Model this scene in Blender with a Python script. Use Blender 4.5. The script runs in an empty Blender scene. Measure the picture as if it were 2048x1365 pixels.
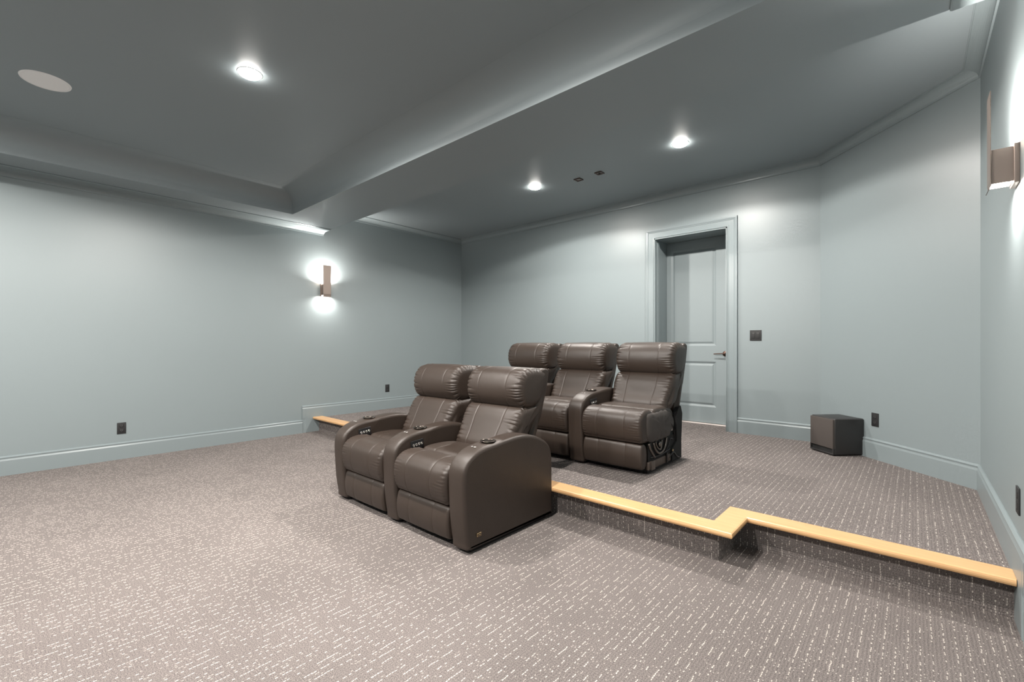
import bpy, bmesh, math, random
from mathutils import Vector, Matrix
random.seed(7)
S = bpy.context.scene
C = S.collection
PI = math.pi

# ------------------------------------------------------------------ camera
H = 1.18                                   # camera height
cam_d = bpy.data.cameras.new('camera'); cam = bpy.data.objects.new('camera', cam_d); C.objects.link(cam)
cam.location = (0, 0, H)
cam.rotation_euler = (PI/2, 0, 0.7270)
cam_d.sensor_width = 36; cam_d.sensor_fit = 'HORIZONTAL'
cam_d.lens = 36*903.7/2048
cam_d.shift_y = 8.23/2048
cam_d.clip_start = 0.02
S.camera = cam
# ------------------------------------------------------------------ world, exposure
w = bpy.data.worlds.new('world'); S.world = w; w.use_nodes = True
w.node_tree.nodes['Background'].inputs[0].default_value = (0.5, 0.55, 0.6, 1)
w.node_tree.nodes['Background'].inputs[1].default_value = 0.0
S.view_settings.view_transform = 'Standard'; S.view_settings.look = 'None'
S.view_settings.gamma = 1; S.view_settings.use_curve_mapping = False
S.view_settings.exposure = 0.36
DOWN_W = 115.0          # each ceiling downlight
TRAY_W = 180.0          # each downlight in the tray
SCONCE_UP = 28.0
SCONCE_DN = 8.0
WARM = (1.0, 0.945, 0.885)

# ------------------------------------------------------------------ room numbers
XL, YB, ZU = -6.1414, 5.5213, 0.187
XR = 0.33925
XA, YA = -0.7127, 4.4291
ZS, ZR, ZT = 2.7584, 3.0783, 2.994
YS, YT, XT, XT2 = 2.957, 2.3142, -5.5945, -0.2
YF = -4.2                                  # wall behind the camera
YT2 = -3.4
DOOR_X0, DOOR_X1, DOOR_TOP, DOOR_Y = -2.476, -1.603, 2.535, 5.90

# ------------------------------------------------------------------ materials
def mat(name, col, rough=0.5, metal=0.0, **k):
    m = bpy.data.materials.new(name); m.use_nodes = True
    b = m.node_tree.nodes['Principled BSDF']
    b.inputs['Base Color'].default_value = (*col, 1)
    b.inputs['Roughness'].default_value = rough
    b.inputs['Metallic'].default_value = metal
    for a, v in k.items(): b.inputs[a.replace('_', ' ')].default_value = v
    return m
def nd(m, t, **k):
    n = m.node_tree.nodes.new(t)
    for a, v in k.items(): setattr(n, a, v)
    return n
def lk(m, a, b): m.node_tree.links.new(a, b)
def bsdf(m): return m.node_tree.nodes['Principled BSDF']
def add_noise_bump(m, scale, strength, dist, detail=3):
    tc = nd(m, 'ShaderNodeTexCoord'); n = nd(m, 'ShaderNodeTexNoise'); n.inputs['Scale'].default_value = scale
    n.inputs['Detail'].default_value = detail
    b = nd(m, 'ShaderNodeBump'); b.inputs['Strength'].default_value = strength; b.inputs['Distance'].default_value = dist
    lk(m, tc.outputs['Object'], n.inputs['Vector']); lk(m, n.outputs['Fac'], b.inputs['Height'])
    lk(m, b.outputs['Normal'], bsdf(m).inputs['Normal'])
    return tc, n
def vary(m, col, scale, amt):
    tc = nd(m, 'ShaderNodeTexCoord'); n = nd(m, 'ShaderNodeTexNoise'); n.inputs['Scale'].default_value = scale
    n.inputs['Detail'].default_value = 4
    r = nd(m, 'ShaderNodeMapRange'); r.inputs['To Min'].default_value = 1-amt; r.inputs['To Max'].default_value = 1+amt
    v = nd(m, 'ShaderNodeVectorMath', operation='SCALE'); v.inputs[0].default_value = col
    lk(m, tc.outputs['Object'], n.inputs['Vector']); lk(m, n.outputs['Fac'], r.inputs['Value'])
    lk(m, r.outputs[0], v.inputs['Scale']); lk(m, v.outputs[0], bsdf(m).inputs['Base Color'])

WALLC = (0.212, 0.250, 0.260)
M = {}
M['wall'] = mat('wall_paint', WALLC, 0.42); add_noise_bump(M['wall'], 90, 0.06, 0.002); vary(M['wall'], WALLC, 1.2, 0.03)
M['ceil'] = mat('ceiling_paint', (0.232, 0.268, 0.282), 0.5); add_noise_bump(M['ceil'], 90, 0.05, 0.002)
M['trim'] = mat('trim_paint', (0.212, 0.250, 0.260), 0.28)
M['door'] = mat('door_paint', (0.212, 0.250, 0.260), 0.48)
M['maple'] = mat('maple', (0.78, 0.47, 0.20), 0.33)
m = M['maple']
tc = nd(m, 'ShaderNodeTexCoord'); mp = nd(m, 'ShaderNodeMapping'); mp.inputs['Scale'].default_value = (1.5, 22, 22)
n = nd(m, 'ShaderNodeTexNoise'); n.inputs['Scale'].default_value = 4; n.inputs['Detail'].default_value = 5
cr = nd(m, 'ShaderNodeValToRGB'); cr.color_ramp.elements[0].position = 0.3; cr.color_ramp.elements[1].position = 0.72
cr.color_ramp.elements[0].color = (0.58, 0.335, 0.155, 1); cr.color_ramp.elements[1].color = (0.67, 0.415, 0.205, 1)
lk(m, tc.outputs['Object'], mp.inputs['Vector']); lk(m, mp.outputs[0], n.inputs['Vector']); lk(m, n.outputs['Fac'], cr.inputs['Fac'])
lk(m, cr.outputs['Color'], bsdf(m).inputs['Base Color'])

def carpet(name, side=False):
    """cut-and-loop carpet: rows 35 mm apart carry short pale flecks; fine loops between"""
    m = mat(name, (0.2, 0.18, 0.18), 0.95); b = bsdf(m)
    b.inputs['Specular IOR Level'].default_value = 0.12
    tc = nd(m, 'ShaderNodeTexCoord'); sp = nd(m, 'ShaderNodeSeparateXYZ'); lk(m, tc.outputs['Object'], sp.inputs[0])
    def math_(op, a, c=None, d=None):
        q = nd(m, 'ShaderNodeMath', operation=op)
        for i, s in enumerate((a, c, d)):
            if s is None: continue
            if isinstance(s, (int, float)): q.inputs[i].default_value = s
            else: lk(m, s, q.inputs[i])
        return q.outputs[0]
    yz = math_('ADD', sp.outputs['Y'], sp.outputs['Z'])
    X, Y = (sp.outputs['X'], yz)
    if side: X, Y = (sp.outputs['Y'], sp.outputs['Z'])
    nv = nd(m, 'ShaderNodeTexNoise'); nv.inputs['Scale'].default_value = 34; nv.inputs['Detail'].default_value = 2
    lk(m, tc.outputs['Object'], nv.inputs['Vector'])
    wob = math_('MULTIPLY', math_('SUBTRACT', nv.outputs['Fac'], 0.5), 0.010)
    Xw = math_('ADD', X, wob)
    def layer(pitch, width, length, density, seed):
        u = math_('DIVIDE', Xw, pitch)
        row = math_('FLOOR', u); fr = math_('SUBTRACT', u, row)
        off = nd(m, 'ShaderNodeTexWhiteNoise', noise_dimensions='1D'); lk(m, math_('ADD', row, seed), off.inputs['W'])
        v = math_('ADD', math_('DIVIDE', Y, length), math_('MULTIPLY', off.outputs['Value'], 9.0))
        cell = math_('FLOOR', v); fv = math_('SUBTRACT', v, cell)
        cb = nd(m, 'ShaderNodeCombineXYZ'); lk(m, row, cb.inputs[0]); lk(m, cell, cb.inputs[1]); cb.inputs[2].default_value = seed
        wn = nd(m, 'ShaderNodeTexWhiteNoise', noise_dimensions='3D'); lk(m, cb.outputs[0], wn.inputs['Vector'])
        on = math_('LESS_THAN', wn.outputs['Value'], density)
        inr = math_('LESS_THAN', math_('ABSOLUTE', math_('SUBTRACT', fr, 0.5)), width/pitch/2)
        ln = math_('LESS_THAN', math_('ABSOLUTE', math_('SUBTRACT', fv, 0.5)), 0.38)
        return math_('MULTIPLY', math_('MULTIPLY', on, inr), ln)
    a = layer(0.0355, 0.0038, 0.0120, 0.44, 3.0)
    a2 = layer(0.01183, 0.0028, 0.009, 0.08, 11.0)
    msk = math_('MAXIMUM', a, math_('MULTIPLY', a2, 0.7))
    # pile colour
    n1 = nd(m, 'ShaderNodeTexNoise'); n1.inputs['Scale'].default_value = 260; n1.inputs['Detail'].default_value = 2
    n2 = nd(m, 'ShaderNodeTexNoise'); n2.inputs['Scale'].default_value = 1.7; n2.inputs['Detail'].default_value = 3
    lk(m, tc.outputs['Object'], n1.inputs['Vector']); lk(m, tc.outputs['Object'], n2.inputs['Vector'])
    cr = nd(m, 'ShaderNodeValToRGB')
    cr.color_ramp.elements[0].position = 0.33; cr.color_ramp.elements[0].color = (0.088, 0.079, 0.079, 1)
    cr.color_ramp.elements[1].position = 0.68; cr.color_ramp.elements[1].color = (0.238, 0.209, 0.196, 1)
    lk(m, n1.outputs['Fac'], cr.inputs['Fac'])
    # loop rows: darker gaps between the fine rows and across them
    gx = math_('SINE', math_('MULTIPLY', Xw, 2*PI/0.01183)); gy = math_('SINE', math_('MULTIPLY', Y, 2*PI/0.012))
    g = math_('ADD', math_('MULTIPLY', gx, 0.5), math_('MULTIPLY', gy, 0.35))
    k = math_('ADD', math_('MULTIPLY', g, 0.11), math_('ADD', 0.80, math_('MULTIPLY', n2.outputs['Fac'], 0.36)))
    sc = nd(m, 'ShaderNodeVectorMath', operation='SCALE'); lk(m, cr.outputs['Color'], sc.inputs[0]); lk(m, k, sc.inputs['Scale'])
    mx = nd(m, 'ShaderNodeMix', data_type='RGBA'); lk(m, msk, mx.inputs['Factor'])
    lk(m, sc.outputs[0], mx.inputs[6]); mx.inputs[7].default_value = (0.56, 0.51, 0.465, 1)
    lk(m, mx.outputs[2], b.inputs['Base Color'])
    bp = nd(m, 'ShaderNodeBump'); bp.inputs['Strength'].default_value = 0.55; bp.inputs['Distance'].default_value = 0.004
    ht = math_('ADD', math_('MULTIPLY', g, 0.5), math_('ADD', math_('MULTIPLY', n1.outputs['Fac'], 0.8), math_('MULTIPLY', msk, 0.7)))
    lk(m, ht, bp.inputs['Height']); lk(m, bp.outputs['Normal'], b.inputs['Normal'])
    return m
M['carpet'] = carpet('carpet'); M['carpet_side'] = carpet('carpet_side', True)

LE = (0.035, 0.0245, 0.0188)
M['leather'] = mat('brown_leather', LE, 0.40); m = M['leather']
tc = nd(m, 'ShaderNodeTexCoord')
v = nd(m, 'ShaderNodeTexVoronoi'); v.inputs['Scale'].default_value = 420
n1 = nd(m, 'ShaderNodeTexNoise'); n1.inputs['Scale'].default_value = 9; n1.inputs['Detail'].default_value = 3
ad = nd(m, 'ShaderNodeMath', operation='MULTIPLY_ADD'); ad.inputs[1].default_value = 6.0
lk(m, tc.outputs['Object'], v.inputs['Vector']); lk(m, tc.outputs['Object'], n1.inputs['Vector'])
lk(m, n1.outputs['Fac'], ad.inputs[0]); lk(m, v.outputs['Distance'], ad.inputs[2])
bp = nd(m, 'ShaderNodeBump'); bp.inputs['Strength'].default_value = 0.16; bp.inputs['Distance'].default_value = 0.0022
lk(m, ad.outputs[0], bp.inputs['Height']); lk(m, bp.outputs['Normal'], bsdf(m).inputs['Normal'])
mr = nd(m, 'ShaderNodeMapRange'); mr.inputs['To Min'].default_value = 0.38; mr.inputs['To Max'].default_value = 0.52
lk(m, n1.outputs['Fac'], mr.inputs['Value']); lk(m, mr.outputs[0], bsdf(m).inputs['Roughness'])
n3 = nd(m, 'ShaderNodeTexNoise'); n3.inputs['Scale'].default_value = 3.5
mr3 = nd(m, 'ShaderNodeMapRange'); mr3.inputs['To Min'].default_value = 0.85; mr3.inputs['To Max'].default_value = 1.15
sc = nd(m, 'ShaderNodeVectorMath', operation='SCALE'); sc.inputs[0].default_value = LE
lk(m, tc.outputs['Object'], n3.inputs['Vector']); lk(m, n3.outputs['Fac'], mr3.inputs['Value']); lk(m, mr3.outputs[0], sc.inputs['Scale'])
lk(m, sc.outputs[0], bsdf(m).inputs['Base Color'])
M['thread'] = mat('stitching', (0.028, 0.020, 0.016), 0.7)
M['flap'] = mat('grey_brown_cloth', (0.055, 0.047, 0.043), 0.75); add_noise_bump(M['flap'], 300, 0.3, 0.001)
M['black'] = mat('black_plastic', (0.012, 0.012, 0.013), 0.35)
M['blackcloth'] = mat('black_cloth', (0.010, 0.010, 0.010), 0.9)
M['frame'] = mat('black_steel', (0.03, 0.028, 0.027), 0.4, 0.7)
M['steel'] = mat('worn_steel', (0.16, 0.14, 0.125), 0.38, 0.9)
M['woodframe'] = mat('dark_stained_rail', (0.07, 0.052, 0.042), 0.5)
M['chrome'] = mat('chrome', (0.80, 0.79, 0.77), 0.18, 1.0)
M['cup'] = mat('dark_metal_cup', (0.10, 0.085, 0.075), 0.25, 0.9)
M['brass'] = mat('brass_plate', (0.55, 0.40, 0.22), 0.35, 0.9)
M['white_mark'] = mat('white_mark', (0.75, 0.74, 0.72), 0.5)
M['bronze'] = mat('oil_rubbed_bronze', (0.075, 0.045, 0.036), 0.32, 0.8)
M['sconce'] = mat('bronze_sconce', (0.19, 0.155, 0.135), 0.42, 0.6)
M['outlet'] = mat('black_outlet', (0.012, 0.012, 0.013), 0.6)
M['slot'] = mat('outlet_slots', (0.09, 0.09, 0.09), 0.3)
M['grille'] = mat('white_speaker_grille', (0.85, 0.85, 0.85), 0.6)
M['subcloth'] = mat('speaker_cloth', (0.060, 0.050, 0.045), 0.85); add_noise_bump(M['subcloth'], 500, 0.4, 0.001)
M['subbox'] = mat('black_ash_cabinet', (0.022, 0.021, 0.021), 0.45)
M['whitetrim'] = mat('downlight_trim', (0.75, 0.77, 0.77), 0.4)
M['dark'] = mat('dark_opening', (0.01, 0.01, 0.01), 0.8)
M['plate'] = mat('bronze_plate', (0.20, 0.165, 0.15), 0.5, 0.3)
M['gap_light_strip'] = mat('painted_gap_light', (0.75, 0.68, 0.64), 0.4)  # pale colour stands for light coming through the gap below the door
def emis(name, col, s):
    m = mat(name, (0.8, 0.8, 0.8), 0.5); b = bsdf(m)
    b.inputs['Emission Color'].default_value = (*col, 1); b.inputs['Emission Strength'].default_value = s
    return m
M['lens'] = emis('lit_lens', (1, 0.96, 0.90), 110.0)
M['lens2'] = emis('lit_sconce_lens', (1, 0.95, 0.88), 25.0)

# ------------------------------------------------------------------ helpers
def obj(name, verts, faces, m, parent=None, smooth=False, loc=None, **props):
    me = bpy.data.meshes.new(name); me.from_pydata([tuple(v) for v in verts], [], faces); me.validate(); me.update()
    bm = bmesh.new(); bm.from_mesh(me); bmesh.ops.recalc_face_normals(bm, faces=bm.faces); bm.to_mesh(me); bm.free()
    me.materials.append(m)
    if smooth:
        for p in me.polygons: p.use_smooth = True
    o = bpy.data.objects.new(name, me); C.objects.link(o)
    if parent: o.parent = parent
    if loc: o.location = loc
    for k, v in props.items(): o[k] = v
    return o
def empty(name, loc=(0, 0, 0), rz=0, **props):
    o = bpy.data.objects.new(name, None); C.objects.link(o); o.location = loc; o.rotation_euler = (0, 0, rz)
    o.empty_display_size = 0.1
    for k, v in props.items(): o[k] = v
    return o
def boxvf(x0, x1, y0, y1, z0, z1, off=0):
    v = [(x, y, z) for z in (z0, z1) for y in (y0, y1) for x in (x0, x1)]
    f = [(0, 2, 3, 1), (4, 5, 7, 6), (0, 1, 5, 4), (2, 6, 7, 3), (0, 4, 6, 2), (1, 3, 7, 5)]
    return v, [tuple(i+off for i in q) for q in f]
def boxes(lst):
    V, F = [], []
    for b in lst:
        v, f = boxvf(*b, off=len(V)); V += v; F += f
    return V, F
def box(name, b, m, parent=None, bevel=0, **props):
    v, f = boxvf(*b); o = obj(name, v, f, m, parent, **props)
    if bevel:
        bm = bmesh.new(); bm.from_mesh(o.data)
        bmesh.ops.bevel(bm, geom=list(bm.edges), offset=bevel, segments=3, profile=0.5, affect='EDGES')
        bm.to_mesh(o.data); bm.free()
        for p in o.data.polygons: p.use_smooth = True
        sharpen(o)
    return o
def sharpen(o, ang=40):
    bm = bmesh.new(); bm.from_mesh(o.data)
    for e in bm.edges:
        if len(e.link_faces) == 2 and e.calc_face_angle(0) > math.radians(ang): e.smooth = False
    bm.to_mesh(o.data); bm.free()
def prism(poly, z0, z1):
    n = len(poly); V = [(x, y, z0) for x, y in poly]+[(x, y, z1) for x, y in poly]
    F = [tuple(range(n))[::-1], tuple(range(n, 2*n))]+[(i, (i+1) % n, (i+1) % n+n, i+n) for i in range(n)]
    return V, F
def lathe(prof, seg=32, axis='z'):
    """prof: list of (r, h); closed ends when r == 0"""
    V, F = [], []
    for r, h in prof:
        for k in range(seg):
            a = 2*PI*k/seg; V.append((r*math.cos(a), r*math.sin(a), h))
    for i in range(len(prof)-1):
        for k in range(seg):
            a, b = i*seg+k, i*seg+(k+1) % seg; F.append((a, b, b+seg, a+seg))
    if axis == 'x': V = [(h, x, y) for x, y, h in V]
    if axis == 'y': V = [(x, -h, y) for x, y, h in V]
    return V, F
def weld(o, d=1e-5):
    bm = bmesh.new(); bm.from_mesh(o.data); bmesh.ops.remove_doubles(bm, verts=bm.verts, dist=d)
    bmesh.ops.recalc_face_normals(bm, faces=bm.faces); bm.to_mesh(o.data); bm.free()
def tube(pts, r, seg=8, closed=False):
    V, F = [], []; n = len(pts); P = [Vector(p) for p in pts]
    up = None
    for i in range(n):
        a = P[(i-1) % n] if (closed or i > 0) else P[i]; b = P[(i+1) % n] if (closed or i < n-1) else P[i]
        t = (b-a).normalized()
        if up is None:
            up = Vector((0, 0, 1)) if abs(t.z) < 0.9 else Vector((0, 1, 0))
        s = t.cross(up).normalized(); up = s.cross(t).normalized()
        for k in range(seg):
            q = 2*PI*k/seg; V.append(P[i]+s*(r*math.cos(q))+up*(r*math.sin(q)))
    m_ = n if closed else n-1
    for i in range(m_):
        for k in range(seg):
            a, b = i*seg+k, i*seg+(k+1) % seg; c, d = ((i+1) % n)*seg+(k+1) % seg, ((i+1) % n)*seg+k
            F.append((a, b, c, d))
    if not closed:
        F.append(tuple(range(seg))[::-1]); F.append(tuple(range((n-1)*seg, n*seg)))
    return V, F
def catmull(pts, per, closed=True):
    n = len(pts); out = []
    rng = n if closed else n-1
    for i in range(rng):
        p = [pts[(i+k-1) % n] if closed else pts[min(max(i+k-1, 0), n-1)] for k in range(4)]
        for s in range(per):
            t = s/per; t2, t3 = t*t, t*t*t
            out.append(tuple(0.5*((2*p[1][a])+(-p[0][a]+p[2][a])*t+(2*p[0][a]-5*p[1][a]+4*p[2][a]-p[3][a])*t2
                                  + (-p[0][a]+3*p[1][a]-3*p[2][a]+p[3][a])*t3) for a in range(len(pts[0]))))
    if not closed: out.append(pts[-1])
    return out
def sweep_segments(path, prof, closed=False, to3=None):
    """mitred moulding along a plan polyline; prof = [(p, q)], p goes to the LEFT of travel. yields verts, faces per segment"""
    n = len(path); P = [Vector(p) for p in path]; offs = []
    for i in range(n):
        d0 = (P[i]-P[i-1]).normalized() if (i > 0) else None
        d1 = (P[i+1]-P[i]).normalized() if i < n-1 else None
        if d0 is None: d0 = d1
        if d1 is None: d1 = d0
        n0, n1 = Vector((-d0.y, d0.x)), Vector((-d1.y, d1.x))
        b = (n0+n1).normalized(); offs.append(b/max(b.dot(n0), 0.2))
    to3 = to3 or (lambda x, y, q: (x, y, q))
    k = len(prof)
    for i in range(n-1):
        V = []
        for j in (i, i+1):
            for p, q in prof:
                c = P[j]+offs[j]*p; V.append(to3(c.x, c.y, q))
        F = [(a, (a+1) % k, (a+1) % k+k, a+k) for a in range(k)]+[tuple(range(k))[::-1], tuple(range(k, 2*k))]
        yield V, F
def area(name, loc, rot, power, size, shape='DISK', size_y=None, col=WARM, spread=PI, parent=None):
    l = bpy.data.lights.new(name, 'AREA'); l.energy = power; l.shape = shape; l.size = size; l.color = col; l.spread = spread
    if size_y: l.size_y = size_y
    o = bpy.data.objects.new(name, l); C.objects.link(o); o.location = loc; o.rotation_euler = rot
    if parent: o.parent = parent
    return o

ST = dict(kind='structure')
# ------------------------------------------------------------------ floor, walls, ceiling
box('floor', (XL-0.3, XR+0.3, YF-0.3, 3.1, -0.15, 0.0), M['carpet'], **ST)
# raised platform outline (front edge steps forward behind the front seats)
RX0, RX1, RYM, RYS = -4.70, -0.79, 2.59, 2.885
plat = [(XL-0.2, RYS), (RX0, RYS), (RX0, RYM), (RX1-0.03, RYM), (RX1-0.008, RYM+0.008), (RX1, RYM+0.03), (RX1, RYS), (XR+0.2, RYS), (XR+0.2, DOOR_Y+0.3), (XL-0.2, DOOR_Y+0.3)]
v, f = prism(plat, -0.1, ZU); pl = obj('floor_platform', v, f, M['carpet'], **ST)
pl.data.materials.append(M['carpet_side'])
for p in pl.data.polygons:
    if abs(p.normal.x) > 0.9: p.material_index = 1
# walls
box('wall_left', (XL-0.2, XL, YF-0.2, YB+0.5, 0-0.1, 3.3), M['wall'], **ST)
box('wall_right', (XR, XR+0.2, YF-0.2, YA+0.4, -0.1, 3.3), M['wall'], **ST)
box('wall_front', (XL-0.2, XR+0.2, YF-0.2, YF, -0.1, 3.3), M['wall'], **ST)
v, f = boxes([(XL-0.1, DOOR_X0, YB, YB+0.46, -0.1, 3.3), (DOOR_X1, XA+0.05, YB, YB+0.46, -0.1, 3.3), (DOOR_X0, DOOR_X1, YB, YB+0.46, DOOR_TOP, 3.3)])
obj('wall_back', v, f, M['wall'], **ST)
d = Vector((XR-XA, YA-YB)).normalized(); nn = Vector((-d.y, d.x))      # outward normal of the angled wall
A, B = Vector((XA, YB))-d*0.0, Vector((XR, YA))+d*0.0
v, f = prism([tuple(A), tuple(B), tuple(B+nn*0.2+d*0.1), tuple(A+nn*0.2)], -0.1, 3.3)
obj('wall_angled', v, f, M['wall'], **ST)
# ceiling: soffit ring, tray and rear bay
TH = 3.35
v, f = boxes([(XL-0.2, XT, YF-0.2, YS, ZS, TH), (XT2, XR+0.2, YF-0.2, YS, ZS, TH), (XT, XT2, YT, YS, ZS, TH), (XT, XT2, YF-0.2, YT2, ZS, TH)])
obj('ceiling', v, f, M['ceil'], **ST)
box('ceiling_tray', (XT-0.02, XT2+0.02, YT2-0.02, YT+0.02, ZT, TH), M['ceil'], **ST)
box('ceiling_rear', (XL-0.2, XR+0.2, YS-0.01, DOOR_Y+0.3, ZR, TH), M['ceil'], **ST)

# ------------------------------------------------------------------ crown mouldings, baseboards
def cove(p0, p1, q0, q1, n=9):
    return [(0, q0-0.007), (p0, q0-0.007), (p0, q0)]+[(p1-(p1-p0)*math.cos(PI/2*k/n)**1.0, q1+(q0-q1)*(1-math.sin(PI/2*k/n))) for k in range(1, n)]+[(p1, q1)]
crown = cove(0.010, 0.082, -0.0646, -0.009)+[(0.082, -0.004), (0.089, -0.004), (0.089, 0.001), (0, 0.001)]
path = [(XR, YS-0.0), (XR, YA), (XA, YB), (XL, YB), (XL, YS)]         # travelling counter-clockwise seen from above: room on the left
names = ['crown_right', 'crown_angled', 'crown_back', 'crown_left']
for nm, (v, f) in zip(names, sweep_segments(path, [(p, ZR+q) for p, q in crown])):
    obj('trim_'+nm, v, f, M['trim'], smooth=False, **ST)
fc = cove(0.010, 0.080, -0.0486, -0.012)+[(0.206, -0.010), (0.213, -0.006), (0.213, 0.001), (0, 0.001)]
for nm, pth in (('trim_crown_front_left', [(XL, YS), (XL, YF)]), ('trim_crown_front_right', [(XR, YF), (XR, YS)])):
    for v, f in sweep_segments(pth, [(p, ZS+q) for p, q in fc]): obj(nm, v, f, M['trim'], **ST)
# cove inside the tray
tc_ = [(0.236*(1-math.cos(PI/2*k/14)), -0.170*(1-math.sin(PI/2*k/14))-0.0006) for k in range(15)]+[(0.236, 0.001), (-0.004, 0.001), (-0.004, -0.1706)]
pth = [(XT2, YT2), (XT2, YT), (XT, YT), (XT, YT2)]
for nm, (v, f) in zip(['right', 'back', 'left'], sweep_segments(pth, [(p, ZT+q) for p, q in tc_])):
    o = obj('trim_tray_cove_'+nm, v, f, M['ceil'], None, True, **ST); sharpen(o, 30)

BH = 0.176
base = [(0, 0), (0.018, 0), (0.018, 0.134), (0.0165, 0.1385), (0.0125, 0.1480), (0.0125, 0.1565), (0.0125, 0.1590), (0.0165, 0.1610), (0.0155, 0.166), (0.007, 0.1745), (0.004, BH), (0, BH)]
def shift(pr, z): return [(p, q+z) for p, q in pr]
Y0 = 2.66
for nm, pth, z in (('baseboard_right', [(XR, YF), (XR, Y0)], 0), ('baseboard_left', [(XL, Y0), (XL, YF)], 0), ('baseboard_front', [(XL, YF), (XR, YF)], 0)):
    for v, f in sweep_segments(pth, shift(base, z)): obj(nm, v, f, M['trim'], **ST)
CAS = 0.112
pa = [(XR, Y0), (XR, YA), (XA, YB), (DOOR_X1+CAS, YB)]
for nm, (v, f) in zip(['baseboard_right', 'baseboard_angled', 'baseboard_back'], sweep_segments(pa, shift(base, ZU))): obj(nm, v, f, M['trim'], **ST)
pb = [(DOOR_X0-CAS, YB), (XL, YB), (XL, Y0)]
for nm, (v, f) in zip(['baseboard_back', 'baseboard_left'], sweep_segments(pb, shift(base, ZU))): obj(nm, v, f, M['trim'], **ST)
# skirt blocks where the baseboard steps up beside the riser (with the moulding turned upright on their front edge)
for s, X0, nm in ((1, XL, 'trim_skirt_left'), (-1, XR, 'trim_skirt_right')):
    pr = [(0, 0.040), (0.0176, 0.040), (0.0176, RYS-Y0+0.01), (0, RYS-Y0+0.01)]
    v, f = prism([(X0+s*p, Y0+q) for p, q in pr], 0.001, ZU-0.0005); obj(nm, v, f, M['trim'], **ST)
    pr = [(0, -0.002), (0.004, -0.002), (0.007, 0.0), (0.0155, 0.010), (0.0165, 0.015), (0.0130, 0.017), (0.0130, 0.028), (0.0168, 0.0375), (0.0186, 0.041), (0, 0.041)]
    v, f = prism([(X0+s*p, Y0+q) for p, q in pr], 0.001, ZU+0.1345); obj(nm+'_moulding', v, f, M['trim'], **ST)

# ------------------------------------------------------------------ maple nosing on the step
NT, NO = ZU+0.014, 0.085
nz = [(0.0, NT), (0.0, NT-0.03), (0.122, NT-0.03), (0.128, NT-0.026), (0.131, NT-0.018), (0.131, NT-0.011), (0.128, NT-0.003), (0.121, NT)]
# path = back edge of the boards, travelling so that the room's front lies on the left -> go from right to left
nb = 0.128-NO
npth = [(XR-0.02, RYS+nb), (RX1-nb, RYS+nb), (RX1-nb, RYM+nb), (RX0+nb, RYM+nb), (RX0+nb, RYS+nb), (XL+0.02, RYS+nb)]
trim = empty('trim_1', (0, 0, 0), **ST)
segs = list(sweep_segments(npth, [(p, q) for p, q in nz]))
for i, (v, f) in enumerate(segs):
    o = obj('nosing_board', v, f, M['maple'], trim); sharpen(o)
# short end piece against the right wall
box('nosing_end', (XR-0.0215, XR-0.018, RYS-NO+0.01, RYS+nb, NT-0.03, NT-0.001), M['maple'], trim)

# ------------------------------------------------------------------ door
dr = empty('door_1', (0, 0, 0), **ST)
cas = [(0.004, 0), (0.004, 0.012), (0.010, 0.015), (0.018, 0.015), (0.022, 0.012), (0.074, 0.014), (0.078, 0.018), (0.086, 0.019), (0.094, 0.024), (CAS-0.002, 0.025), (CAS, 0.022), (CAS, 0)]
pth = [(DOOR_X1, ZU), (DOOR_X1, DOOR_TOP), (DOOR_X0, DOOR_TOP), (DOOR_X0, ZU)]
for v, f in sweep_segments(pth, [(-p, q) for p, q in cas], to3=lambda x, y, q: (x, YB-q, y)):
    obj('casing_board', v, f, M['trim'], dr)
# jamb lining and stop
jm = [(DOOR_X0, DOOR_X0+0.012, YB-0.012, YB+0.13, ZU, DOOR_TOP), (DOOR_X1-0.012, DOOR_X1, YB-0.012, YB+0.13, ZU, DOOR_TOP), (DOOR_X0, DOOR_X1, YB-0.012, YB+0.13, DOOR_TOP-0.012, DOOR_TOP)]
v, f = boxes(jm); obj('jamb', v, f, M['trim'], dr)
js = [(DOOR_X0+0.012, DOOR_X0+0.022, YB+0.06, YB+0.10, ZU, DOOR_TOP-0.012), (DOOR_X1-0.022, DOOR_X1-0.012, YB+0.06, YB+0.10, ZU, DOOR_TOP-0.012)]
v, f = boxes(js); obj('door_stop', v, f, M['trim'], dr)
box('gap_light_strip', (DOOR_X0, DOOR_X1, DOOR_Y-0.05, DOOR_Y+0.2, ZU, ZU+0.006), M['gap_light_strip'], dr)  # pale strip in place of the bright light showing under the door
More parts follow.
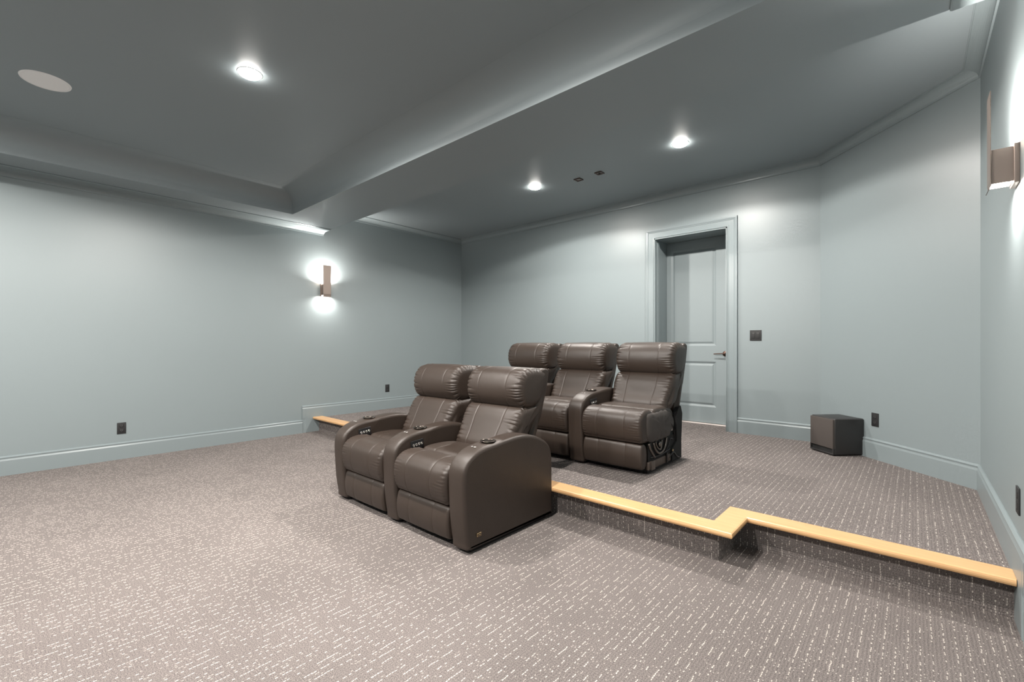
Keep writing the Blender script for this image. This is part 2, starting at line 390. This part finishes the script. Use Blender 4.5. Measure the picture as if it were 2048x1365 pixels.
# slab built of stiles, rails and two recessed bevelled panels
DY = DOOR_Y
dx0, dx1, dz0, dz1 = DOOR_X0+0.003, DOOR_X1-0.003, ZU+0.012, DOOR_TOP-0.002
PX0, PX1 = -2.415, -1.842
PZ = [(0.40, 0.972), (1.172, 2.425)]
box('door_core', (dx0, dx1, DY+0.014, DY+0.045, dz0, dz1), M['door'], dr)
box('stile', (dx0, PX0, DY, DY+0.0135, dz0, dz1), M['door'], dr)
box('stile', (PX1, dx1, DY, DY+0.0135, dz0, dz1), M['door'], dr)
zs = [dz0, PZ[0][0], PZ[0][1], PZ[1][0], PZ[1][1], dz1]
for a, b in ((zs[0], zs[1]), (zs[2], zs[3]), (zs[4], zs[5])):
    box('rail', (PX0, PX1, DY, DY+0.0135, a, b), M['door'], dr)
for a, b in PZ:                            # sunk moulding, then raised field
    V, F = [], []
    rings = [(0.0, 0.0005), (0.006, 0.004), (0.022, 0.0130), (0.030, 0.0132), (0.034, 0.0105), (0.050, 0.0045), (0.052, 0.004)]
    for e, dd in rings:
        V += [(PX0+e, DY+dd, a+e), (PX1-e, DY+dd, a+e), (PX1-e, DY+dd, b-e), (PX0+e, DY+dd, b-e)]
    for i in range(len(rings)-1):
        for k in range(4): F.append((i*4+k, i*4+(k+1) % 4, (i+1)*4+(k+1) % 4, (i+1)*4+k))
    n_ = (len(rings)-1)*4; F.append((n_, n_+1, n_+2, n_+3))
    obj('door_panel', V, F, M['door'], dr)
# lever handle
lv = empty('door_handle', (-1.732, DY, 1.074)); lv.parent = dr
v, f = lathe([(0, 0), (0.034, 0), (0.034, 0.006), (0.030, 0.012), (0.014, 0.015), (0.012, 0.050), (0.014, 0.056), (0, 0.060)], 28, 'y')
o = obj('rose', v, f, M['bronze'], lv, True); weld(o); sharpen(o)
v, f = tube(catmull([(0, -0.050, 0), (-0.03, -0.055, 0.001), (-0.08, -0.052, -0.001), (-0.125, -0.047, -0.004)], 6, False), 0.007, 10)
obj('lever', v, f, M['bronze'], lv, True)

# ------------------------------------------------------------------ recliners
def outline_loft(name, prof, half, R, m, parent, seams=(), pucker=0.0, pk=11, cols=9, bulge=0.004, crown=0.0, caps=(0.8, 0.5, 0.2), seed=1, x0=0.0, puck_sel=None, taper=None):
    """cushion from a closed side profile (y, z) swept across x with rounded, gathered ends"""
    rnd = random.Random(seed); n = len(prof); P = [Vector(p) for p in prof]
    cen = sum(P, Vector((0, 0)))/n
    ar = sum(P[i].x*P[(i+1) % n].y-P[(i+1) % n].x*P[i].y for i in range(n)); sg = 1 if ar > 0 else -1
    N = []
    for i in range(n):
        t = (P[(i+1) % n]-P[i-1]); t.normalize(); N.append(Vector((t.y, -t.x))*sg)
    ph = [rnd.uniform(0, 6.28) for _ in range(4)]
    xs = set()
    for k in range(cols*2+1): xs.add(round(-(half-R)+(2*(half-R))*k/(cols*2), 5))
    for s in seams:
        for dlt in (-0.012, -0.006, -0.002, 0, 0.002, 0.006, 0.012): xs.add(round(s+dlt, 5))
    if pucker:
        for k in range(1, 13): xs.add(round((half-R)-0.009*k, 5)); xs.add(round(-(half-R)+0.009*k, 5))
    xs = sorted(xs); col = [(x, 0.0) for x in xs]
    K = 7
    end = [((half-R)+R*math.sin(PI/2*k/K), R*(1-math.cos(PI/2*k/K))) for k in range(1, K+1)]
    col = [(-a, b) for a, b in reversed(end)]+col+end
    V, F = [], []
    for x, ins in col:
        dent = 0
        for s in seams:
            q = abs(x-s)
            if q < 0.012: dent = max(dent, 0.0026*(1-q/0.012)**1.6)
        cr = crown*(1-(x/half)**2)
        dist = half-abs(x)
        for i in range(n):
            a = 2*PI*i/n
            o_ = -ins-dent+cr
            if pucker:
                sel = 1 if puck_sel is None else puck_sel(P[i])
                sd = 1 if x > 0 else 2
                L = 0.040+0.022*math.sin(5*a+ph[0]*sd)+0.012*math.sin(11*a+ph[1]*sd)      # every crease has its own length
                if dist > 0.022: wn = math.exp(-((dist-0.022)/max(L, 0.012))**2)
                else: wn = max(0.0, (dist-0.004)/0.018)
                cz = pk*a+1.3*math.sin(3*a+ph[2]*sd)+0.8*math.sin(7*a+ph[3]*sd)+dist*6*math.sin(4*a+ph[0])
                wv = 1-2.6*(1-abs(math.sin(cz)))**2.2
                o_ += pucker*wn*wv*sel
            q = P[i]+N[i]*o_
            k_ = taper(q.y) if taper else 1
            V.append((x0+x*k_, q.x, q.y))
    c_ = len(col)
    for j in range(c_-1):
        for i in range(n):
            F.append((j*n+i, j*n+(i+1) % n, (j+1)*n+(i+1) % n, (j+1)*n+i))
    for side, j in ((-1, 0), (1, c_-1)):   # domed end caps
        prev = [j*n+i for i in range(n)]
        cc = Vector((0, 0))
        for i in prev: cc += Vector((V[i][1], V[i][2]))
        cc /= n
        for fr in caps:
            cur = []
            for i in range(n):
                b = V[j*n+i]; y = cc.x+(b[1]-cc.x)*fr; z = cc.y+(b[2]-cc.y)*fr
                cur.append(len(V)); V.append((x0+side*(half+bulge*(1-fr*fr)), y, z))
            for i in range(n): F.append((prev[i], prev[(i+1) % n], cur[(i+1) % n], cur[i]))
            prev = cur
        F.append(tuple(prev))
    o = obj(name, V, F, m, parent, True)
    for p in o.data.polygons:
        if abs(p.normal.x) > 0.995: p.use_smooth = False
    return o

PITCH = 0.672
HEAD = catmull([(0.640, 0.738), (0.592, 0.760), (0.560, 0.812), (0.552, 0.877), (0.570, 0.942), (0.612, 0.990), (0.680, 1.012), (0.770, 1.012), (0.850, 0.992), (0.868, 0.920), (0.835, 0.830), (0.770, 0.750), (0.700, 0.732)], 16)
BACK = catmull([(0.640, 0.752), (0.578, 0.736), (0.538, 0.690), (0.505, 0.630), (0.468, 0.565), (0.430, 0.500), (0.440, 0.445), (0.520, 0.430), (0.620, 0.470), (0.705, 0.600), (0.765, 0.710), (0.765, 0.755)], 16)
SHELL = catmull([(0.80, 0.995), (0.845, 1.010), (0.884, 0.990), (0.880, 0.93), (0.848, 0.82), (0.792, 0.66), (0.740, 0.52), (0.705, 0.42), (0.680, 0.385), (0.655, 0.40), (0.655, 0.47), (0.69, 0.60), (0.74, 0.78), (0.775, 0.93)], 4)
SEAT = catmull([(0.035, 0.245), (-0.006, 0.268), (-0.026, 0.320), (-0.030, 0.385), (-0.016, 0.440), (0.030, 0.478), (0.095, 0.491), (0.160, 0.486), (0.188, 0.470), (0.200, 0.471), (0.228, 0.487),
                (0.320, 0.492), (0.420, 0.488), (0.520, 0.470), (0.580, 0.430), (0.570, 0.340), (0.450, 0.270), (0.250, 0.245)], 10)
FOOT = catmull([(0.050, 0.240), (0.010, 0.232), (-0.004, 0.190), (-0.008, 0.140), (-0.002, 0.085), (0.012, 0.052), (0.050, 0.044), (0.085, 0.07), (0.095, 0.14), (0.085, 0.21)], 6)
ARM = catmull([(0.030, 0.022), (0.016, 0.060), (-0.002, 0.180), (-0.012, 0.330), (-0.014, 0.420), (-0.008, 0.475), (0.014, 0.516), (0.052, 0.546), (0.105, 0.570), (0.170, 0.584), (0.250, 0.591), (0.340, 0.600), (0.430, 0.606), (0.520, 0.602),
               (0.610, 0.584), (0.690, 0.553), (0.757, 0.512), (0.792, 0.462), (0.804, 0.400), (0.807, 0.300), (0.808, 0.180), (0.808, 0.050), (0.800, 0.022), (0.700, 0.020), (0.40, 0.020), (0.15, 0.020)], 4)
ARMW = 0.071                               # half width

def make_arm(name, cx, parent, panel=True, badge=False):
    a = outline_loft(name, ARM, ARMW, 0.022, M['leather'], parent, bulge=0.0, cols=3, x0=0.0, crown=0.004, caps=())
    # recess for the cup
    v, f = lathe([(0, -0.075), (0.041, -0.075), (0.041, 0.05), (0, 0.05)], 32)
    cut = obj('cutter', v, f, M['cup'], None, False, (0, 0.245, 0.594)); weld(cut)
    md = a.modifiers.new('cup_hole', 'BOOLEAN'); md.object = cut; md.operation = 'DIFFERENCE'; md.solver = 'EXACT'
    a.parent = None
    bpy.context.view_layer.update()
    me = bpy.data.meshes.new_from_object(a.evaluated_get(bpy.context.evaluated_depsgraph_get()))
    for p in me.polygons:
        p.use_smooth = abs(p.normal.x) < 0.98
    old = a.data; a.modifiers.clear(); a.data = me; bpy.data.objects.remove(cut)
    bm = bmesh.new(); bm.from_mesh(me)
    for e in bm.edges:
        if len(e.link_faces) == 2 and e.calc_face_angle(0) > math.radians(50): e.smooth = False
    bm.to_mesh(me); bm.free()
    a.parent = parent; a.location = (cx, 0, 0)
    # cup holder
    v, f = lathe([(0.0395, 0.002), (0.047, 0.002), (0.049, 0.004), (0.047, 0.0065), (0.041, 0.0065), (0.0385, 0.002), (0.037, -0.06), (0.034, -0.068), (0.0, -0.070)], 40)
    o = obj('cup_holder', v, f, M['cup'], a, True, (0, 0.245, 0.5965)); weld(o)
    # stitched piping along both long edges
    n = len(ARM); P = [Vector(p) for p in ARM]
    for s in (-1, 1):
        pts = []
        for i in range(n):
            t = (P[(i+1) % n]-P[i-1]).normalized(); N = Vector((t.y, -t.x))
            if N.dot(P[i]-Vector((0.4, 0.3))) < 0: N = -N
            q = P[i]+N*(-0.0035)
            if q.y > 0.05 and q.x < 0.795: pts.append((s*(ARMW-0.0125), q.x, q.y))
        # order from the front foot, over the top, to the back
        pts = [p for p in pts]
        v, f = tube(pts, 0.0017, 6); obj('piping', v, f, M['thread'], a, True)
    # light touch mark on top
    v, f = lathe([(0.007, 0), (0.007, 0.0008), (0.0045, 0.0008), (0.0045, 0)], 18)
    obj('touch_mark', v, f, M['white_mark'], a, False, (0.012, 0.125, 0.5835))
    v, f = boxvf(-0.003, 0.003, -0.006, 0.006, 0, 0.0008); obj('touch_mark', v, f, M['white_mark'], a, False, (-0.012, 0.125, 0.5835))
    box('arm_foot', (-0.045, 0.045, 0.06, 0.76, 0.0, 0.021), M['black'], a)
    if panel:
        p = box('control_panel', (-0.003, 0.003, -0.052, 0.052, -0.030, 0.030), M['black'], a, bevel=0.0025)
        p.location = (ARMW+0.004, 0.166, 0.504); p.rotation_euler = (0.10, 0, 0)
        for k in range(4):
            v, f = lathe([(0, 0), (0.0092, 0), (0.0092, 0.003), (0.0074, 0.0045), (0.0066, 0.0032), (0, 0.0036)], 20, 'x')
            y_ = -0.033+0.022*k
            b = obj('button', v, f, M['chrome'], a, True, (ARMW+0.007, 0.166+y_*math.cos(0.1), 0.504+y_*math.sin(0.1)+0.001)); weld(b)
        v, f = boxvf(-0.0005, 0.0008, -0.014, 0.014, -0.0015, 0.0015); obj('indicator', v, f, M['white_mark'], a, False, (ARMW+0.0075, 0.166, 0.482))
    if badge:
        b = box('badge', (-0.001, 0.002, -0.017, 0.017, -0.010, 0.010), M['brass'], a, bevel=0.001, label='small brass-coloured badge'); b.location = (ARMW+0.004, 0.098, 0.098)
        v, f = boxes([(0.0018, 0.0026, -0.014, 0.014, -0.0070, 0.0070)]); obj('badge_field', v, f, M['black'], a, False, (ARMW+0.004, 0.098, 0.098))
        v, f = boxes([(0.0024, 0.0032, -0.010, 0.010, -0.0022, 0.0022)]); obj('badge_field', v, f, M['brass'], a, False, (ARMW+0.004, 0.098, 0.098))
    return a

def make_recliner(first=True):
    t = empty('recliner')
    hw = PITCH/2-ARMW-0.003
    tp = lambda z: 0.925+0.075*min(1, max(0, (z-0.53)/0.12))
    outline_loft('headrest', HEAD, 0.277, 0.055, M['leather'], t, seams=(-0.135, 0.135), pucker=0.0052, pk=14, cols=8, crown=0.006, seed=3, puck_sel=lambda p: 1.0 if p.x < 0.76 and p.y > 0.745 else 0.15)
    outline_loft('back_cushion', BACK, 0.280, 0.050, M['leather'], t, seams=(-0.135, 0.135), pucker=0.0040, pk=13, cols=8, crown=0.006, seed=8, taper=tp, puck_sel=lambda p: 1.0 if p.x < 0.66 and p.y > 0.46 else 0.1)
    outline_loft('back_shell', SHELL, 0.268, 0.014, M['leather'], t, cols=4, bulge=0.003, taper=tp)
    outline_loft('seat_cushion', SEAT, hw, 0.028, M['leather'], t, seams=(-0.120, 0.120), pucker=0.0026, pk=26, cols=8, crown=0.004, seed=5, puck_sel=lambda p: 1.0 if p.x < 0.16 else 0.1)
    outline_loft('footrest', FOOT, hw-0.004, 0.018, M['leather'], t, seams=(-0.120, 0.120), cols=6, crown=0.003, seed=6)
    box('base_frame', (-hw, hw, 0.10, 0.76, 0.012, 0.235), M['blackcloth'], t)
    return t
def copy_tree(o, parent=None):
    c = o.copy(); C.objects.link(c)
    if parent: c.parent = parent
    for ch in list(o.children): copy_tree(ch, c)
    return c

proto = make_recliner()
arm_l = make_arm('arm', -PITCH/2, proto, True)
FR = dict(category='chair', group='front pair of recliners'); RR = dict(category='chair', group='rear row of recliners')
def place(o, x, y, z, label, grp):
    o.location = (x, y, z); o['label'] = label; o['category'] = 'recliner'; o['group'] = grp
F0, R0 = 1.705, 3.180
chairs = [proto]
for i in range(4): chairs.append(copy_tree(proto))
place(chairs[0], -2.938, F0, 0, 'left seat of the two brown leather recliners on the lower floor', 'front pair of recliners')
place(chairs[1], -2.266, F0, 0, 'right seat of the lower pair of brown leather recliners, with small badge on outer arm', 'front pair of recliners')
place(chairs[2], -3.127, R0, ZU, 'brown leather recliner farthest left on the platform, mostly hidden by the front pair', 'rear row of recliners')
place(chairs[3], -2.455, R0, ZU, 'middle brown leather recliner of the row on the platform', 'rear row of recliners')
place(chairs[4], -1.783, R0, ZU, 'brown leather recliner on the platform with its right side open and mechanism bare', 'rear row of recliners')
make_arm('arm', PITCH/2, chairs[1], False, True)

for c_ in chairs[:2]:                      # the front backs lean a little further
    for o_ in c_.children:
        if o_.name.split('.')[0] in ('headrest', 'back_cushion', 'back_shell'): o_.location.y += 0.065
# bare right side of the last rear seat
ch = chairs[4]
hw = PITCH/2-ARMW-0.003
# cloth flap hanging from the seat side
fl = [(0.06, 0.425), (0.10, 0.468), (0.20, 0.462), (0.36, 0.468), (0.48, 0.450), (0.56, 0.400), (0.60, 0.33), (0.52, 0.265), (0.47, 0.235), (0.30, 0.232), (0.16, 0.236), (0.10, 0.262), (0.06, 0.33)]
V, F = [], []; n = len(fl); cy, cz = 0.30, 0.35
rings = [1.0, 0.86, 0.6, 0.3]
rr = random.Random(4); ph = [rr.uniform(0, 6) for _ in range(3)]
flf = catmull(fl, 6); n = len(flf)
for s in (0, 1):
    for fr in rings:
        for i, (y, z) in enumerate(flf):
            y2, z2 = cy+(y-cy)*fr, cz+(z-cz)*fr
            rip = 0.0035*math.sin(y2*75+ph[0]+3*(z2-0.3))*(1 if z2 > 0.3 else 1.5)
            V.append((hw+0.006+0.012*(1-fr*fr)+rip-(0.006 if s else 0)+(0.004 if fr < 1 else -0.008), y2, z2))
for s in (0, 1):
    b = s*len(rings)*n
    for j in range(len(rings)-1):
        for i in range(n): F.append((b+j*n+i, b+j*n+(i+1) % n, b+(j+1)*n+(i+1) % n, b+(j+1)*n+i))
    F.append(tuple(b+(len(rings)-1)*n+i for i in range(n)))
for i in range(n): F.append((i, (i+1) % n, len(rings)*n+(i+1) % n, len(rings)*n+i))
obj('side_flap', V, F, M['flap'], ch, True, label='grey-brown cloth flap over the bare seat side')
box('side_rail', (hw-0.012, hw+0.012, 0.085, 0.50, 0.035, 0.095), M['woodframe'], ch, bevel=0.004)
box('rail_block', (hw+0.010, hw+0.022, 0.12, 0.18, 0.030, 0.10), M['steel'], ch, bevel=0.002)
box('rail_block', (hw+0.010, hw+0.022, 0.40, 0.425, 0.035, 0.115), M['frame'], ch, bevel=0.002)
v, f = prism([(0.515, 0.03), (0.70, 0.03), (0.705, 0.10), (0.735, 0.40), (0.70, 0.47), (0.66, 0.46), (0.60, 0.40), (0.62, 0.18), (0.52, 0.13)], hw-0.02, hw+0.018)
v = [(z, x, y) for x, y, z in v]; obj('back_bracket', v, f, M['blackcloth'], ch)
v, f = prism([(0.10, 0.03), (0.128, 0.03), (0.118, 0.235), (0.095, 0.235)], hw-0.03, hw-0.004)
v = [(z, x, y) for x, y, z in v]; obj('front_bracket', v, f, M['frame'], ch)
def strip(pts, r, name, m):
    v, f = tube(catmull(pts, 5, False), r, 8); return obj(name, v, f, m, ch, True)
x1 = hw+0.004
strip([(x1, 0.10, 0.235), (x1, 0.125, 0.19), (x1, 0.17, 0.145), (x1, 0.20, 0.115)], 0.011, 'linkage_bar', M['steel'])
strip([(x1+.006, 0.17, 0.232), (x1+.010, 0.20, 0.175), (x1+.010, 0.27, 0.135), (x1+.010, 0.35, 0.15), (x1+.008, 0.40, 0.20), (x1+.006, 0.415, 0.235)], 0.009, 'linkage_bar', M['steel'])
strip([(x1, 0.22, 0.232), (x1+.004, 0.245, 0.185), (x1+.008, 0.30, 0.165), (x1+.004, 0.33, 0.232)], 0.007, 'linkage_bar', M['steel'])
strip([(x1, 0.44, 0.235), (x1, 0.42, 0.185), (x1, 0.385, 0.14)], 0.0055, 'linkage_bar', M['steel'])
strip([(x1+.004, 0.39, 0.120), (x1+.006, 0.46, 0.170), (x1+.004, 0.50, 0.215), (x1, 0.57, 0.20)], 0.004, 'cable', M['black'])
strip([(x1+.004, 0.47, 0.385), (x1+.010, 0.52, 0.33), (x1+.006, 0.57, 0.262), (x1, 0.60, 0.20)], 0.003, 'cable', M['black'])
strip([(x1+.004, 0.13, 0.125), (x1+.006, 0.30, 0.118), (x1+.004, 0.50, 0.135)], 0.004, 'cable', M['black'])
strip([(x1+.002, 0.47, 0.06), (x1+.016, 0.53, 0.10), (x1+.016, 0.60, 0.055), (x1+.012, 0.66, 0.035)], 0.007, 'cable', M['black'])
v, f = lathe([(0, 0), (0.020, 0), (0.022, 0.01), (0.016, 0.016), (0, 0.016)], 20, 'x'); o = obj('pivot_bolt', v, f, M['steel'], ch, True, (x1, 0.285, 0.205)); weld(o)
v, f = lathe([(0, 0), (0.010, 0), (0.010, 0.012), (0, 0.012)], 12, 'x'); o = obj('pivot_bolt', v, f, M['brass'], ch, True, (x1+0.004, 0.53, 0.115)); weld(o)

# ------------------------------------------------------------------ subwoofer
FLp, FRp = Vector((-0.746, 5.204))*0.984, Vector((-0.539, 5.003))*0.984
wd = (FRp-FLp).length; ux = (FRp-FLp).normalized(); rz = math.atan2(ux.y, ux.x)
sb = empty('subwoofer', (FLp.x, FLp.y, ZU), rz, label='black boxy subwoofer with cloth front on the platform by the angled wall', category='subwoofer')
SW, SD, SH = 0.285, 0.282, 0.332
o = box('cabinet', (0, SW, 0.004, SD, 0.008, SH), M['subbox'], sb, bevel=0.010)
# port slot cut into the front, below the grille
o2 = box('grille', (0.006, SW-0.006, -0.012, 0.010, 0.062, SH-0.008), M['subcloth'], sb, bevel=0.004)
box('port', (0.016, SW-0.016, 0.000, 0.010, 0.026, 0.056), M['dark'], sb)
box('port_lip', (0.004, SW-0.004, -0.012, 0.008, 0.009, 0.024), M['subbox'], sb, bevel=0.003)
for x in (0.003, SW-0.013):
    box('port_cheek', (x, x+0.010, -0.011, 0.008, 0.020, 0.066), M['subbox'], sb, bevel=0.002)
for x in (0.03, SW-0.03):
    for y in (0.04, SD-0.04):
        v, f = lathe([(0, 0), (0.012, 0), (0.012, 0.012), (0, 0.012)], 14); q = obj('foot', v, f, M['black'], sb, False, (x, y, 0)); weld(q)

# ------------------------------------------------------------------ outlets, switch plate  (local: +y into the wall)
def outlet(loc, rz, label, kind='outlet'):
    if kind == 'outlet':
        t = empty('wall_outlet', loc, rz, label=label, category='outlet', group='black wall outlets')
        box('cover_plate', (-0.036, 0.036, -0.006, 0.0, -0.058, 0.058), M['outlet'], t, bevel=0.002)
        for s in (-1, 1):
            box('socket', (-0.017, 0.017, -0.0075, -0.005, s*0.024-0.015, s*0.024+0.015), M['outlet'], t, bevel=0.002)
            v, f = boxes([(-0.008, -0.006, -0.0079, -0.007, s*0.024-0.004, s*0.024+0.006), (0.006, 0.008, -0.0079, -0.007, s*0.024-0.004, s*0.024+0.006), (-0.002, 0.002, -0.0079, -0.007, s*0.024-0.010, s*0.024-0.006)])
            obj('slots', v, f, M['slot'], t)
    else:
        t = empty('switch_plate', loc, rz, label=label, category='switch')
        box('cover_plate', (-0.058, 0.058, -0.006, 0.0, -0.058, 0.058), M['outlet'], t, bevel=0.002)
        for s in (-1, 1):
            box('rocker', (s*0.023-0.017, s*0.023+0.017, -0.0085, -0.005, -0.034, 0.034), M['outlet'], t, bevel=0.002)
            box('indicator', (s*0.023-0.012, s*0.023+0.012, -0.0090, -0.0078, 0.024, 0.029), M['slot'], t)
    return t
outlet((XL, 0.81, 0.318), PI/2, 'black outlet low on the left wall above the lower baseboard')
outlet((XL, 3.975, 0.507), PI/2, 'black outlet on the left wall above the raised platform')
aw = Vector((XA, YB))+d*0.666
outlet((aw.x, aw.y, 0.530), math.atan2(d.y, d.x), 'black outlet on the angled wall right of the subwoofer')
outlet((XR, 2.915, 0.508), -PI/2, 'black outlet on the right wall above the step, at the photo edge')
outlet((-1.3065, YB, 1.287), 0, 'black double switch plate on the back wall right of the door', 'switch')

# ------------------------------------------------------------------ sconces
def sconce(loc, rz, label):
    t = empty('wall_sconce', loc, rz, label=label, category='wall lamp', group='bronze up and down wall sconces')   # local: -y points into the room
    box('back_plate', (-0.057, 0.057, -0.018, 0, -0.085, 0.085), M['sconce'], t, bevel=0.002)
    # open-ended box between the wall plate and the tall blade
    v, f = boxes([(-0.045, -0.042, -0.085, -0.018, -0.075, 0.075), (0.042, 0.045, -0.085, -0.018, -0.075, 0.075), (-0.042, 0.042, -0.021, -0.018, -0.075, 0.075)])
    obj('lamp_box', v, f, M['sconce'], t)
    # tall blade with a slightly turned-back foot
    pr = [(-0.086, 0.335), (-0.089, 0.335), (-0.089, -0.060), (-0.087, -0.078), (-0.094, -0.098), (-0.091, -0.099), (-0.084, -0.078), (-0.086, -0.060)]
    V = [(x, y, z-0.0) for x in (-0.055, 0.055) for y, z in pr]; n = len(pr)
    F = [tuple(range(n)), tuple(range(n, 2*n))[::-1]]+[(i, (i+1) % n, (i+1) % n+n, i+n) for i in range(n)]
    obj('blade', V, F, M['sconce'], t)
    box('lens', (-0.038, 0.038, -0.082, -0.024, 0.052, 0.058), M['lens2'], t)
    box('lens', (-0.038, 0.038, -0.082, -0.024, -0.058, -0.052), M['lens2'], t)
    area('lamp_light', (0, -0.053, 0.060), (PI, 0, 0), SCONCE_UP, 0.07, 'RECTANGLE', 0.055, parent=t)
    area('lamp_light', (0, -0.053, -0.060), (0, 0, 0), SCONCE_DN, 0.07, 'RECTANGLE', 0.055, parent=t)
    return t
sconce((XL, 2.965, 1.945), PI/2, 'bronze sconce with a tall blade on the left wall')
sconce((XR, 2.94, 1.965), -PI/2, 'bronze sconce with a tall blade on the right wall, at the photo edge')

# ------------------------------------------------------------------ ceiling fixtures
def downlight(x, y, z, label, power, grp, cone=158, low=0.30):
    t = empty('ceiling_downlight', (x, y, z), 0, label=label, category='ceiling light', group=grp)
    v, f = lathe([(0.064, 0.0), (0.076, 0.0), (0.076, -0.001), (0.072, -0.003), (0.066, -0.003), (0.064, -0.001)], 40)
    o = obj('trim_ring', v, f, M['whitetrim'], t, True); weld(o)
    v, f = lathe([(0, -0.001), (0.064, -0.001), (0.064, -0.008), (0.058, -0.014), (0.045, -0.019), (0.025, -0.022), (0, -0.023)], 32)
    o = obj('lens', v, f, M['lens'], t, True); weld(o)
    l = bpy.data.lights.new('lamp_light', 'SPOT'); l.energy = power; l.color = WARM; l.spot_size = math.radians(cone); l.spot_blend = 0.14; l.shadow_soft_size = 0.045
    q = bpy.data.objects.new('lamp_light', l); C.objects.link(q); q.location = (0, 0, -0.026); q.parent = t
    area('lamp_light', (0, 0, -0.0245), (0, 0, 0), power*low, 0.10, parent=t)
    return t
downlight(-3.31, 1.09, ZT, 'recessed downlight in the tray ceiling over the lower floor', TRAY_W, 'downlights in the tray ceiling', 168, 0.2)
downlight(-3.40, 4.235, ZR, 'left recessed downlight in the rear ceiling over the platform', DOWN_W, 'downlights in the rear ceiling')
downlight(-1.642, 4.230, ZR, 'right recessed downlight in the rear ceiling, in front of the door', DOWN_W, 'downlights in the rear ceiling')
for x, y, lab in ((-1.6, 1.09, 'recessed tray downlight just above the top edge of the photo'), (-4.6, -1.1, 'recessed tray downlight behind the camera, nearest the left wall'), (-2.9, -1.1, 'recessed tray downlight behind the camera, between two others'), (-1.2, -1.1, 'recessed tray downlight behind the camera, nearest the right wall')):
    downlight(x, y, ZT, lab, TRAY_W, 'downlights in the tray ceiling beyond the photo', 168, 0.2)
sp = empty('ceiling_speaker', (-4.452, 0.19, ZT), 0, label='round white speaker grille in the tray ceiling', category='speaker')
v, f = lathe([(0, -0.004), (0.118, -0.004), (0.118, 0), (0, 0)], 48); o = obj('grille', v, f, M['grille'], sp); weld(o)
v, f = lathe([(0.118, 0), (0.118, -0.006), (0.126, -0.006), (0.129, 0)], 48); o = obj('rim', v, f, M['grille'], sp, True); weld(o)
for x, y, lab in ((-2.868, 4.370, 'left of the two small square bronze ceiling plates between the rear downlights'), (-2.587, 4.355, 'right of the two small square ceiling plates, with a dark lens opening')):
    t = empty('ceiling_plate', (x, y, ZR), 0, label=lab, category='ceiling plate', group='small square ceiling plates')
    v, f = boxes([(-0.040, 0.040, -0.040, -0.028, -0.010, 0), (-0.040, 0.040, 0.028, 0.040, -0.010, 0), (-0.040, -0.028, -0.028, 0.028, -0.010, 0), (0.028, 0.040, -0.028, 0.028, -0.010, 0)])
    obj('frame', v, f, M['bronze'], t)
    box('plate', (-0.028, 0.028, -0.028, 0.028, -0.004, 0), M['plate'], t)
    if x > -2.7:
        v, f = lathe([(0, -0.008), (0.014, -0.008), (0.014, -0.003), (0, -0.003)], 20); q = obj('lens_opening', v, f, M['dark'], t); weld(q)
